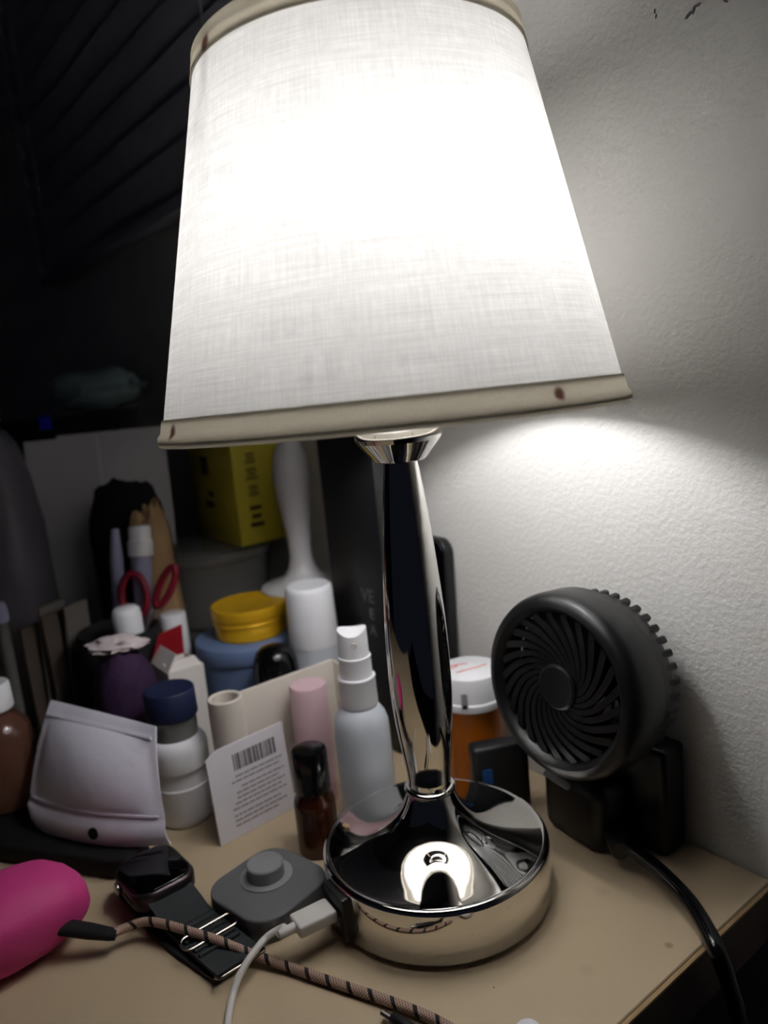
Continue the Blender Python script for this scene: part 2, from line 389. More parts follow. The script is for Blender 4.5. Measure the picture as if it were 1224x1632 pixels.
bulb['label'] = 'glowing bulb inside the shade'
obj('bulb_collar', lathe(NB(), [(0, .2765), (.0130, .2765), (.0150, .280), (.0225, .2865), (.0240, .2880), (.0243, .2900), (.0235, .2902), (.0190, .2890), (0, .2890)], 40), 'bulbcollar', lamp, M=BT)
# shade (tilted a couple of degrees on its carrier)
TILT = Matrix.Translation((-.001, -.0012, .2414)) @ Matrix.Rotation(-.0155, 4, 'X') @ Matrix.Rotation(-.0311, 4, 'Y')
def ring_prof(pts): return pts+[pts[0]]
H = .1586                                   # shade height
def rr(z): return .1047-(.1047-.0697)*z/H
zs = [.0095+(H-.0185)*i/12 for i in range(13)]
bm = lathe(NB(), ring_prof([(rr(z)-.0006, z) for z in zs]+[(rr(z)-.0011, z) for z in reversed(zs)]), 128, close=False)
shade = obj('shade', bm, 'fabric', lamp, 60, TILT)
def trim(z0, z1, roll_low):
    if roll_low:
        p = [(rr(z0)+.0002, z0), (rr(z0)+.0006, z0+.0008), (rr(z0)+.0007, z0+.0022), (rr(z0)+.0005, z0+.0038), (rr(z0+.006)+.0004, z0+.0056), (rr(z1)+.0003, z1), (rr(z1)-.0004, z1+.0001)]
        p += [(rr(z1)-.0016, z1), (rr(z0)-.0014, z0+.003), (rr(z0)-.0008, z0)]
    else:
        p = [(rr(z0)-.0004, z0-.0001), (rr(z0)+.0003, z0), (rr(z1-.006)+.0004, z1-.006), (rr(z1)+.0009, z1-.004), (rr(z1)+.0011, z1-.0024), (rr(z1)+.0009, z1-.001), (rr(z1)+.0001, z1)]
        p += [(rr(z1)-.0010, z1), (rr(z1)-.0014, z1-.003), (rr(z0)-.0016, z0)]
    return lathe(NB(), ring_prof(p), 128, close=False)
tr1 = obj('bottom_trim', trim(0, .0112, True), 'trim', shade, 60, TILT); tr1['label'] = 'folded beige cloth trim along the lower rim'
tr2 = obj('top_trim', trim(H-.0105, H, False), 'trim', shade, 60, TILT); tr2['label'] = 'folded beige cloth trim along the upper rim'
# wire rings and spider of the carrier
bm = NB()
tube(bm, [(rr(H)*math.cos(a)*.973, rr(H)*math.sin(a)*.973, H-.006) for a in [2*PI*k/64 for k in range(64)]], .0009, 8, True)
tube(bm, [((rr(0)-.0004)*math.cos(a), (rr(0)-.0004)*math.sin(a), .0019) for a in [2*PI*k/96 for k in range(96)]], .0009, 8, True)
for k in range(3):
    a = .5+2*PI*k/3; tube(bm, smooth_path([(.0165*math.cos(a), .0165*math.sin(a), .030), (.034*math.cos(a), .034*math.sin(a), .031), (.048*math.cos(a), .048*math.sin(a), .06), (.064*math.cos(a), .064*math.sin(a), H-.012), (rr(H)*.965*math.cos(a), rr(H)*.965*math.sin(a), H-.006)], 6), .0010, 8)
tube(bm, [(.0166*math.cos(a), .0166*math.sin(a), .030) for a in [2*PI*k/32 for k in range(32)]], .0016, 8, True)
obj('shade_carrier', bm, 'wire', lamp, 60, TILT)
# find where the small brown spots sit on the trim
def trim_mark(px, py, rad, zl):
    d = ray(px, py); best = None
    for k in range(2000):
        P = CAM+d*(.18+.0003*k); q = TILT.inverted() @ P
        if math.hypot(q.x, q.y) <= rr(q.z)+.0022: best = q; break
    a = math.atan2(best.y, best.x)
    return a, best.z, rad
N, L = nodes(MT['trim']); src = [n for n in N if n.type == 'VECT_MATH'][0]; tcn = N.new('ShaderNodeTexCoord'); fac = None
for px, py, rx_ in [(898, 627, .0036), (268, 690, .0042), (319, 66, .0044)]:   # soft round brown spots blended into the trim colour
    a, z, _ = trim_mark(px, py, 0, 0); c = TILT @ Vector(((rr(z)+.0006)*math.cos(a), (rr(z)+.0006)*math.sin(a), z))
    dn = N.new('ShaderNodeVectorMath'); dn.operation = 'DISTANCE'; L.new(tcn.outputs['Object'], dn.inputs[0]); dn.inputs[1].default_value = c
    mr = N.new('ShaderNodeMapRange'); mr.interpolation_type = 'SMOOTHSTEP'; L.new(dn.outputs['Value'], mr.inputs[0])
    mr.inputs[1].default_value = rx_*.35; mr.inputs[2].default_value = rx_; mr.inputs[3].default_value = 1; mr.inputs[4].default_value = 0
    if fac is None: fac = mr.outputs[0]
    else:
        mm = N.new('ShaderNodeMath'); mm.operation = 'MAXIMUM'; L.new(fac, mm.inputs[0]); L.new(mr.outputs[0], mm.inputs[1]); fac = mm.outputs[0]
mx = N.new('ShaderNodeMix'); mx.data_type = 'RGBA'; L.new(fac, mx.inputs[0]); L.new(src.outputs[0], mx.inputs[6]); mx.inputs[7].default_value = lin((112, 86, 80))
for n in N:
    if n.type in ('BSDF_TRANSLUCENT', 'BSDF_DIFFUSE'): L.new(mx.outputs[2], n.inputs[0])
# charging port block on the base
PA = math.radians(-96)
pm = at(0, 0, 0, rz=PA)
bm = NB(); prism(bm, rrect(.0205, .0225, .0022, 4), .0535, .0602, pm @ Matrix.Translation((0, 0, .0148)) @ Matrix.Rotation(PI/2, 4, 'Y') @ Matrix.Rotation(PI/2, 4, 'Z'), .0008)
port = obj('charging_port', bm, 'black', lamp); port['label'] = 'black charging port block'
# speck on the base and its rim
bm = NB(); blob(bm, .0022, .0014, .0009, 3, .3, M=at(-.0375, -.0290, .0312)); obj('paint_speck', bm, 'edge', lamp)['label'] = 'dried yellowish speck'

# ================================================================ white charging cable
usb = thing('white_charging_cable', 'white charging cable plugged into the black port of the lamp base', 'cable', (0, 0, 0))
dr = Vector((math.cos(PA), math.sin(PA), 0)); P0 = dr*.0612+Vector((0, 0, .0168))
bm = NB(); rbox(bm, .0125, .0062, .0195, Matrix.Translation(P0) @ at(rz=PA) @ Matrix.Rotation(PI/2, 4, 'Y') @ Matrix.Rotation(PI/2, 4, 'Z'), .0013, 3); obj('plug', bm, 'cable', usb)
bm = NB(); P1 = P0+dr*.0195
tube(bm, [P1-dr*.0005, P1+dr*.004, P1+dr*.008], [.0024, .0022, .0018], 14); obj('strain_relief', bm, 'cable', usb)
pts = [P1+dr*.0075, T(452, 1478, .0140), T(425, 1494, .0105), T(401, 1523, .0092), T(381, 1556, .0062), T(370, 1590, .0024), T(363, 1632, .0018), T(360, 1690, .0018), T(368, 1760, .0018)]
bm = NB(); tube(bm, smooth_path(pts, 8), .0017, 12); obj('cord', bm, 'cable', usb)

# ================================================================ pink case with braided cable
P = T(14, 1466, .020); P.z = 0
pk = thing('pink_case', 'hot pink soft rounded charging case at the left edge of the desk', 'case', P, VA+.80)
bm = NB(); blob(bm, .037, .0255, .040, 2, .06, 1.2, 2.4, nu=40, nv=28, z0=0); obj('body', bm, 'pink', pk)
br = thing('braided_cable', 'tan and black braided cable running from the pink case across the desk', 'cable', (0, 0, 0))
c0, c1 = T(88, 1476, .0165), T(185, 1490, .0085)
bm = NB(); tube(bm, [c0, c0.lerp(c1, .55), c0.lerp(c1, .9), c1], [.0046, .0044, .0036, .0030], 16, flat=.75); obj('plug', bm, 'blackmatte', br)['label'] = 'black plug pushed into the pink case'
pts = [c1-(c1-c0)*.08, T(205, 1477, .0085), T(232, 1469, .0095), T(262, 1473, .0105), T(300, 1484, .0105), T(345, 1498, .0085), T(400, 1520, .0048), T(460, 1541, .0027), T(520, 1562, .0024), T(580, 1582, .0024), T(640, 1603, .0024), T(700, 1629, .0024), T(760, 1665, .0024)]
bm = NB(); tube(bm, smooth_path(pts, 10), .0022, 14); obj('cord', bm, 'braid', br)

# black cable tip and white plug at the bottom edge
a, b = T(609, 1613, .003), T(652, 1640, .003); d = (b-a).normalized()
ct = thing('black_cable_plug', 'black cable plug with a silver tip at the bottom edge of the desk', 'plug', (0, 0, 0))
bm = NB(); tube(bm, [a, a+d*.006], .0015, 12, flat=.7); obj('metal_tip', bm, 'wire', ct)
bm = NB(); tube(bm, [a+d*.0055, a+d*.0065, a+d*.022, a+d*.026], [.0024, .0029, .0029, .0018], 14); obj('grip', bm, 'black', ct)
bm = NB(); tube(bm, smooth_path([a+d*.025, a+d*.035, T(720, 1710, .0016), T(770, 1780, .0016)], 6), .0015, 10); obj('cord', bm, 'black', ct)
a, b = T(842, 1634, .006), T(846, 1700, .006); d = (b-a).normalized()
wp = thing('white_plug', 'small white rounded plug at the bottom edge right of the lamp', 'plug', (0, 0, 0))
bm = NB(); tube(bm, [a-d*.0, a+d*.001, a+d*.003, a+d*.007, a+d*.018, a+d*.022], [.002, .0045, .0058, .0062, .0062, .004], 18, flat=.95); obj('body', bm, 'white', wp)
bm = NB(); tube(bm, smooth_path([a+d*.021, a+d*.028, T(860, 1770, .0018)], 5), .0015, 10); obj('cord', bm, 'cable', wp)

# ================================================================ charging puck
P = Vector((-.0520, -.0705, 0))
pu = thing('charging_puck', 'charcoal grey square charging stand with a round raised pad', 'charger', P, math.radians(12))
bm = NB(); prism(bm, rrect(.050, .050, .014, 8), 0, .0125, bev=.0012, seg=3); body = obj('body', bm, 'puck', pu)
bm = NB(); lathe(bm, [(.0098, .0125), (.0135, .0125), (.0138, .0128), (.0134, .0131), (.0098, .0131)], 48, at(-.005, .003, 0), close=False); obj('pad_ring', bm, 'knob', pu)
bm = NB(); lathe(bm, [(0, .0126), (.0096, .0126), (.0096, .0195), (.0090, .0202), (0, .0202)], 48, at(-.005, .003, 0)); obj('round_pad', bm, 'knob', pu)
bm = NB(); prism(bm, rrect(.0085, .003, .0014, 4), 0, .0006, at(.0255, -.001, .006) @ Matrix.Rotation(PI/2, 4, 'Z') @ Matrix.Rotation(PI/2, 4, 'X')); obj('port', bm, 'hole', pu)

# ================================================================ watch
W0 = Vector((-.0965, -.1135, 0))
wt = thing('wrist_watch', 'smart watch with a blank dark screen and charcoal woven strap', 'watch', W0, math.radians(2))
bm = NB(); prism(bm, rrect(.0400, .0340, .0105, 8), .0085, .0195, bev=.0032, seg=5); case = obj('case', bm, 'watch', wt)
bm = NB(); prism(bm, rrect(.0365, .0305, .0092, 8), .0190, .0203, bev=.0008, seg=3); obj('screen', bm, 'glass', wt)['label'] = 'black glass screen'
bm = NB(); lathe(bm, cyl(.0032, 0, .0016, .0005), 24, at(-.007, -.0172, .0135) @ Matrix.Rotation(PI/2, 4, 'X')); obj('crown', bm, 'wire', case)
bm = NB(); prism(bm, rrect(.0105, .0028, .0013, 4), 0, .0006, at(.006, -.0169, .0135) @ Matrix.Rotation(PI/2, 4, 'X')); obj('side_button', bm, 'watch', case)
def strap_sheet(pts, wd, th):
    C = smooth_path(pts, 8); n = len(C)-1
    def f(u, v):
        k = min(int(u*n), n-1); t = u*n-k; p = C[k].lerp(C[k+1], t); return p+Vector((0, (v-.5)*wd, 0))
    return slab(NB(), f, n, 4, th)
st = obj('strap', strap_sheet([(.0185, 0, .0140), (.027, .001, .0100), (.034, .002, .0065), (.046, .0035, .0055), (.060, .005, .0052), (.070, .006, .0050), (.077, .007, .0048)], .0235, .0022), 'strap', wt)
obj('under_strap', strap_sheet([(.074, .0055, .0014), (.055, .002, .0013), (.03, -.002, .0013), (.0, -.003, .0013), (-.02, -.003, .0022), (-.0235, -.002, .0075), (-.019, 0, .0135)], .0225, .0018), 'strap', wt)
for k in range(7):
    x = .036+.0042*k
    bm = NB(); tube(bm, [(x, -.0105+.0025+.09*(x-.036), .0068), (x, .0105+.0025+.09*(x-.036), .0068)], .0011, 8); obj('strap_rib', bm, 'strap', st)
def wire_loop(cx, cy, cz, wx, wy, ry, nm):
    out = rrect(wx, wy, min(wx, wy)*.48, 6)
    bm = NB(); tube(bm, [Matrix.Translation((cx, cy, cz)) @ Matrix.Rotation(ry, 4, 'Y') @ Vector((p[0], p[1], 0)) for p in out], .00065, 8, True); return obj(nm, bm, 'wire', wt)
wire_loop(.0520, .0045, .0088, .0080, .0290, .18, 'wire_keeper')
wire_loop(.0775, .0065, .0055, .0055, .0250, -.3, 'wire_buckle')

# ================================================================ brown roller bottle
bottle(Vector((-.0735, -.0262, 0)), 'roller_bottle', 'small brown glass roller bottle with a black cap', 'bottle', [
    ('glass_body', 'amber', [(0, 0), (.0105, 0), (.0118, .0012), (.0118, .030), (.0112, .0325), (.0092, .035), (.0088, .037), (.0088, .0385), (0, .0385)]),
    ('black_cap', 'blackgloss', [(0, .0372), (.0098, .0372), (.0104, .038), (.0101, .0605), (.0094, .0618), (.0080, .0622), (0, .0622)])])

# ================================================================ spray bottle
sp_ = bottle(Vector((-.0795, .0150, 0)), 'spray_bottle', 'frosted clear spray bottle with a white finger pump', 'bottle', [
    ('bottle_body', 'frost', [(0, 0), (.0150, 0), (.0166, .0015), (.0168, .055), (.0164, .061), (.0150, .066), (.0128, .0695), (.0108, .0715), (.0108, .0735), (0, .0735)]),
    ('collar', 'white', [(0, .0730), (.0112, .0730), (.0114, .074), (.0110, .0885), (.0114, .0893), (.0112, .0902), (.0100, .0905), (0, .0905)]),
    ('neck_ring', 'white', [(0, .0900), (.0098, .0900), (.0097, .1010), (.0100, .1020), (.0098, .1028), (.0088, .1030), (0, .1030)])], rz=VA)
bm = NB(); lathe(bm, [(0, .1025), (.0089, .1025), (.0088, .112), (.0086, .116)], 40, close=False)
# dished finger rest: rim raised at both sides
rim = [v for v in bm.verts if v.co.z > .1155]
for v in rim: v.co.z = .1165+.0030*(abs(v.co.x)/.0086)**2+.0012*max(0, v.co.y/.0086)
e = [e for e in bm.edges if e.is_boundary and all(v.co.z > .112 for v in e.verts)]
q = bmesh.ops.extrude_edge_only(bm, edges=e); vs = [g for g in q['geom'] if isinstance(g, bmesh.types.BMVert)]
for v in vs: v.co.x *= .86; v.co.y *= .86; v.co.z -= .0008
e2 = [g for g in q['geom'] if isinstance(g, bmesh.types.BMEdge) and g.is_boundary]
bmesh.ops.edgeloop_fill(bm, edges=e2)
pump = obj('finger_pump', bm, 'white', sp_)
bm = NB(); lathe(bm, [(.0009, 0), (.0016, 0), (.0016, .0007), (.0009, .0007), (.0009, 0)], 20, at(.001, -.0086, .1115) @ Matrix.Rotation(PI/2, 4, 'X'), close=False); obj('nozzle', bm, 'cream', pump)

# ================================================================ cream rack + paper card + pink tube
rk = thing('cream_holder', 'cream plastic plate with a tube along one side, standing behind the card', 'holder', (-.1370, -.0440, 0))
def hpts(): return
bm = NB(); lathe(bm, [(.0080, 0), (.0106, 0), (.0106, .0795), (.0100, .0800), (.0086, .0800), (.0080, .0795), (.0080, 0)], 36, close=False); obj('tube', bm, 'cream', rk)
bm = NB(); out = [(.0095, 0), (.0800, 0), (.0800, .0765), (.0795, .0785), (.0780, .0798), (.0095, .0798)]
prism(bm, out, -.0012, .0012, Matrix.Rotation(PI/2, 4, 'Z') @ Matrix.Rotation(PI/2, 4, 'X'), .0005); obj('plate', bm, 'cream', rk)
bm = NB(); rbox(bm, .0135, .0022, .0785, at(.0060, .0795, 0), .0008); obj('return_flange', bm, 'cream', rk)
bm = NB(); lathe(bm, cyl(.0079, 0, .030, .0005), 30); obj('tube_floor', bm, 'hole', rk)
# card leaning on it
CA, CB = Vector((-.1175, -.0675, 0)), Vector((-.1215, -.0135, 0)); CH = .056
ex = (CB-CA).normalized(); lean = Vector((-.0055, 0, CH)); ez = lean.normalized(); en = ex.cross(ez)
CM = Matrix((ex, ez, en)).transposed().to_4x4(); CM.translation = CA
if en.x < 0: pass
cw = (CB-CA).length
card = thing('paper_card', 'white printed paper card with a barcode leaning on the cream holder', 'card', CA)
CL = Matrix.Translation(-CA) @ CM
sgn = 1 if en.x > 0 else -1
bm = NB(); prism(bm, [(0, 0), (cw, 0), (cw, CH), (.008, CH), (0, CH-.004)], -.0006, .0006, CL); sheet = obj('sheet', bm, 'paper', card)
bm = NB()
def bar(x0, y0, x1, y1): prism(bm, [(x0, y0), (x1, y0), (x1, y1), (x0, y1)], .0005*sgn, .0008*sgn, CL)
x = .017
rs = random.Random(3)
while x < .047:
    wdt = rs.choice((.0005, .0008, .0013, .0018)); bar(x, .0395, min(x+wdt, .0475), .0495); x += wdt+rs.choice((.0003, .0005, .0008))
obj('barcode', bm, 'greyink', sheet)
bm = NB(); y = .0355; k = 0
for y, x0, x1 in [(.0355, .017, .050), (.0325, .014, .048), (.0285, .020, .050), (.0255, .016, .046), (.0225, .016, .050), (.0195, .014, .047), (.0165, .012, .050), (.0125, .012, .045), (.0095, .012, .049), (.0065, .012, .042)]:
    x = x0
    while x < x1:
        l = rs.uniform(.002, .006); bar(x, y, min(x+l, x1), y+.0011); x += l+.0008
obj('printed_lines', bm, 'palegrey', sheet)
bottle(Vector((-.1185, .0035, 0)), 'pink_tube', 'pale pink lip balm tube standing behind the brown bottle', 'tube', [
    ('base', 'pinktube', cyl(.0115, 0, .032, .0008)), ('cap', 'pinktube', [(0, .0318), (.0119, .0318), (.0121, .0325), (.0117, .0765), (.0108, .0778), (0, .0782)])])

# ================================================================ white supplement bottle, navy cap
b_ = bottle(Vector((-.1640, -.0680, 0)), 'pill_bottle', 'white supplement bottle with a dark navy cap', 'bottle', [
    ('bottle_body', 'white', [(0, 0), (.0150, 0), (.0162, .001), (.0170, .004), (.0172, .0235), (.0176, .0252), (.0168, .0262), (.0168, .0345), (.0178, .0360), (.0184, .0375), (.0186, .0480), (.0180, .0520), (.0162, .0550), (.0140, .0562), (0, .0562)]),
    ('neck', 'clear', [(0, .0560), (.0142, .0560), (.0142, .0690), (0, .0690)]),
    ('screw_cap', 'navy', [(0, .0688), (.0155, .0688), (.0158, .0695), (.0154, .0850), (.0146, .0860), (0, .0862)])])

# ================================================================ black round-capped bottle, white capped roll-on
t = bottle(Vector((-.1775, .0135, 0)), 'round_cap_bottle', 'black bottle with a domed cap, behind the cream holder', 'bottle', [
    ('bottle_body', 'black', cyl(.0145, 0, .056, .001)),
    ('domed_cap', 'blackgloss', [(0, .0558), (.0158, .0558), (.0162, .057), (.0160, .068), (.0150, .0755), (.0128, .0815), (.0090, .0850), (.0045, .0866), (0, .0870)])], rz=VA)
bm = NB()
for x0, h in ((-.0024, .0030), (-.0006, .0036), (.0011, .0036)):
    rbox(bm, .0009, .0005, h, at(x0+.004, -.0149, .0700, rx=-.35), .0002, 1)
obj('cap_lettering', bm, 'letter', t)
bottle(Vector((-.1800, .0480, 0)), 'roll_on_bottle', 'tall white capped deodorant stick with a pale grey base', 'bottle', [
    ('lower_body', 'frost', [(0, 0), (.0165, 0), (.0176, .001), (.0176, .078), (0, .078)]),
    ('tall_cap', 'white', [(0, .0776), (.0179, .0776), (.0181, .0785), (.0171, .1170), (.0164, .1198), (.0150, .1210), (.0110, .1206), (0, .1203)])])

# ================================================================ blue jar and yellow tin on it
BJ = Vector((-.2380, .0240, 0))
bottle(BJ, 'blue_jar', 'dusty blue round plastic jar under the yellow tin', 'jar', [
    ('jar_body', 'bluejar', [(0, 0), (.0330, 0), (.0345, .001), (.0372, .066), (0, .066)]),
    ('lid', 'bluejar', [(0, .0658), (.0388, .0658), (.0395, .0668), (.0395, .0772), (.0388, .0785), (.0375, .0790), (.0, .0790)])], 56)
bottle(BJ+Vector((.002, .003, .0791)), 'yellow_tin', 'round golden yellow tin stacked on the blue jar', 'tin', [
    ('tin_body', 'tin', [(0, 0), (.0258, 0), (.0268, .0008), (.0268, .0098), (.0262, .0106), (0, .0106)]),
    ('tin_lid', 'tin', [(0, .0106), (.0270, .0106), (.0279, .0113), (.0279, .0128), (.0270, .0138), (.0272, .0148), (.0281, .0158), (.0283, .0225), (.0279, .0236), (.0270, .0240), (.0262, .0234), (.0255, .0230), (0, .0230)])], 56)

# ================================================================ white carton with red flap
ct_ = thing('open_carton', 'small open white carton with a red inner flap', 'carton', (-.2110, -.0500, 0))
cx0, cy1, ch = -.032, .025, .077
def panel(x0, y0, x1, y1, z0, z1, nm, m):
    bm = NB(); rbox(bm, max(abs(x1-x0), .0006), max(abs(y1-y0), .0006), z1-z0, at((x0+x1)/2, (y0+y1)/2, z0), .0002, 1); return obj(nm, bm, m, ct_)
panel(cx0, 0, 0, 0, 0, ch, 'side_panel', 'carton'); panel(0, 0, 0, cy1, 0, ch, 'side_panel', 'carton')
panel(cx0, cy1, 0, cy1, 0, ch, 'side_panel', 'carton'); panel(cx0, 0, cx0, cy1, 0, ch, 'side_panel', 'carton')
bm = NB(); rbox(bm, -cx0-.001, cy1-.001, .002, at(cx0/2, cy1/2, .040), 0); obj('carton_insert', bm, 'red', ct_)
bm = NB(); rbox(bm, -cx0-.001, .0006, .014, at(cx0/2, 0, ch-.0004, rx=-.55), .0002, 1); obj('front_flap', bm, 'carton', ct_)
bm = NB(); prism(bm, [(0, 0), (cy1, 0), (cy1*.95, .024), (cy1*.25, .021)], -.0003, .0003, at(cx0, 0, ch-.0003) @ Matrix.Rotation(.25, 4, 'Y') @ Matrix.Rotation(PI/2, 4, 'Z') @ Matrix.Rotation(PI/2, 4, 'X')); obj('red_flap', bm, 'red', ct_)['label'] = 'red inner side of the back flap'
bm = NB(); rbox(bm, .0006, cy1-.002, .012, at(0, cy1/2, ch-.0004, ry=-1.25), .0002, 1); obj('side_flap', bm, 'carton', ct_)

# ivory tube beside the blue jar
bottle(G(303, .607), 'ivory_tube', 'ivory tube standing between the blue jar and the carton', 'tube', [
    ('cap', 'white', cyl(.0100, .060, .0985, .001)), ('tube_body', 'cream', [(0, 0), (.0115, 0), (.0120, .001), (.0112, .0602), (0, .0602)])])

# ================================================================ orange prescription vial
ov = bottle(Vector((-.0600, .0870, 0)), 'pill_vial', 'orange translucent pill vial with a white child-proof cap', 'vial', [
    ('vial_body', 'orange', [(0, 0), (.0178, 0), (.0186, .001), (.0186, .056), (0, .056)]),
    ('vial_cap', 'white', [(0, .0555), (.0212, .0555), (.0216, .0565), (.0214, .0600), (.0204, .0608), (.0206, .0750), (.0200, .0765), (.0186, .0772), (0, .0775)])], 48, rz=VA)
bm = NB()
for x, y, l, a in [(-.011, .004, .006, .3), (-.012, .0015, .005, -.4), (-.008, .003, .004, 1.2), (-.004, .0055, .007, .1), (-.006, -.006, .006, .5), (-.001, -.004, .006, .35), (.004, -.002, .006, .4), (.009, .001, .005, .5)]:
    rbox(bm, l, .0011, .0003, at(x, y, .0773, rz=a), .0001, 1)
obj('red_lettering', bm, 'redink', ov)
bm = NB(); rbox(bm, .0036, .003, .010, at(-.006, -.0200, .0590, rz=-.2), .0005); obj('cap_notch', bm, 'knob', ov)
bm = NB(); rbox(bm, .0026, .0012, .0026, at(-.006, -.0214, .0592, rz=-.2), .0005); obj('notch_hole', bm, 'hole', ov)

# small dark case with a blue mark, in front of the vial
dc = thing('dark_case', 'small dark grey case with a blue mark between vial and fan', 'case', (-.0255, .0735, 0), VA+.15)
bm = NB(); rbox(bm, .034, .013, .044, at(0, 0, 0), .003, 3); obj('body', bm, 'black', dc)
bm = NB(); prism(bm, rrect(.006, .010, .0015, 3), 0, .0006, at(-.009, -.0066, .026) @ Matrix.Rotation(PI/2, 4, 'X')); obj('blue_mark', bm, mat('blue_mark_paint', (30, 84, 150), .4), dc)

# ================================================================ fan
FC = Vector((.0330, .0750, .0975))
fn = Vector((.0, -.995, .10)).normalized()
fx = Vector((0, 0, 1)).cross(fn).normalized(); fy = fn.cross(fx)
FM = Matrix((fx, fy, fn)).transposed().to_4x4(); FM.translation = FC
fan = thing('desk_fan', 'small round black desk fan with a spiral grille against the wall', 'fan', (.034, .10, 0))
FL = Matrix.Translation((-.034, -.10, 0)) @ FM @ Matrix.Scale(.93, 4)
RO = .0520
bm = NB(); lathe(bm, [(.0405, .0125), (.0420, .0160), (.0445, .0178), (.0475, .0172), (.0500, .0150), (.0515, .0118), (.0520, .0080), (.0520, -.0080), (.0505, -.0100), (.0485, -.0100), (.0485, .0060), (.0405, .0100), (.0405, .0125)], 96, FL, close=False); obj('front_ring', bm, 'fanblack', fan)
bm = NB(); lathe(bm, [(.0465, -.0100), (.0482, -.0100), (.0470, -.0230), (.0430, -.0290), (.0360, -.0315), (.0360, -.0300), (.0420, -.0275), (.0455, -.0220), (.0465, -.0100)], 72, FL, close=False); obj('rear_shell', bm, 'fanblack', fan)
vr = None
for k in range(40):
    a = 2*PI*k/40
    bm = None
    if vr is None:
        bm = NB(); rbox(bm, .0040, .0042, .0150, at(.0462, 0, -.0285, ry=-.10), .0009, 1); vr = obj('vent_rib', bm, 'fanblack', fan)
        o = vr
    else: o = vr.copy(); COL.objects.link(o); o.parent = fan
    o.matrix_local = FL @ Matrix.Rotation(a, 4, 'Z')
# spiral grille
def slat_path():
    out = []
    for i in range(13):
        t = i/12; r = .0118+(.0413-.0118)*t; a = -1.15*(1-t)**1.1+.10*math.sin(PI*t)
        z = .0135+.0020*math.sin(PI*t*.9)
        out.append(Vector((r*math.cos(a), r*math.sin(a), z)))
    return out
SPh = slat_path()
def slat_mesh():
    bm = NB(); L_, n = [], len(SPh)
    for i, p in enumerate(SPh):
        tg = (SPh[min(i+1, n-1)]-SPh[max(i-1, 0)]).normalized(); s = Vector((0, 0, 1)).cross(tg).normalized()
        wd = .0012+.0009*i/n; dp = .0062
        L_.append([bm.verts.new(p+s*wd), bm.verts.new(p-s*wd), bm.verts.new(p-s*wd*.6-Vector((0, 0, dp))), bm.verts.new(p+s*wd*.6-Vector((0, 0, dp)))])
    for a, b in zip(L_, L_[1:]):
        for j in range(4): bm.faces.new((a[j], a[(j+1) % 4], b[(j+1) % 4], b[j]))
    bm.faces.new(L_[0]); bm.faces.new(L_[-1]); return bm
s0 = None
for k in range(25):
    if s0 is None: s0 = obj('grille_slat', slat_mesh(), 'fanblack', fan); o = s0
    else: o = s0.copy(); COL.objects.link(o); o.parent = fan
    o.matrix_local = FL @ Matrix.Rotation(2*PI*k/25, 4, 'Z')
bm = NB(); lathe(bm, [(0, .0095), (.0128, .0095), (.0130, .0120), (.0126, .0148), (.0112, .0156), (.0100, .0150), (0, .0147)], 48, FL); obj('centre_cap', bm, 'fanblack', fan)
bl0 = None
for k in range(5):
    if bl0 is None:
        bm = NB(); slab(bm, lambda u, v: Vector(((.010+.029*u)*math.cos(-.35+.9*v+.3*u), (.010+.029*u)*math.sin(-.35+.9*v+.3*u), -.006+.010*v)), 6, 5, .0010)
        bl0 = obj('fan_blade', bm, 'blackgloss', fan); o = bl0
    else: o = bl0.copy(); COL.objects.link(o); o.parent = fan
    o.matrix_local = FL @ Matrix.Rotation(2*PI*k/5, 4, 'Z')
bm = NB(); lathe(bm, cyl(.0125, -.028, .0060, .0015), 36, FL); obj('motor', bm, 'blackmatte', fan)
bm = NB()
for k in range(24):
    a = 2*PI*k/24; q = [FL @ Vector((r*math.cos(a+.5*(1-r/.037)), r*math.sin(a+.5*(1-r/.037)), -.0300)) for r in (.012, .020, .028, .0368)]
    tube(bm, q, .0009, 6)
obj('rear_grille', bm, 'fanblack', fan)
# foot of the fan: clip base with rear block and front pod
bx = lambda x, y: (x-.034, y-.10)
bm = NB(); prism(bm, rrect(.068, .020, .004, 4), 0, .060, at(*bx(.0350, .1085), 0), .003, 3); obj('rear_block', bm, 'fanblack', fan)
bm = NB(); prism(bm, rrect(.046, .026, .009, 6), 0, .0380, at(*bx(.0240, .0900), 0, rz=-.12), .006, 4); obj('front_pod', bm, 'fanblack', fan)
bm = NB(); rbox(bm, .020, .004, .003, at(*bx(.016, .0775), .0330, rx=.5, rz=-.15), .0012); obj('power_switch', bm, 'knob', fan)
bm = NB(); rbox(bm, .018, .014, .030, at(*bx(.0330, .0990), .0340), .003); obj('neck', bm, 'fanblack', fan)
# power cable of the fan
bc = thing('black_power_cable', 'thick black power cable from the fan over the desk edge', 'cable', (0, 0, 0))
pts = [(.0470, .0850, .0125), T(985, 1343, .013), T(1020, 1363, .013), T(1060, 1396, .012), T(1098, 1436, .0105), T(1126, 1480, .0095), T(1146, 1524, .006), T(1163, 1572, -.010), T(1180, 1630, -.035), T(1192, 1690, -.075), T(1196, 1760, -.14)]
bm = NB(); tube(bm, smooth_path(pts, 8), .0038, 16); obj('cord', bm, 'blackgloss', bc)
bm = NB(); a = Vector(pts[0]); d = (Vector(pts[1])-a).normalized(); tube(bm, [a-d*.004, a+d*.010, a+d*.018], [.0062, .0060, .0045], 16); obj('plug', bm, 'black', bc)

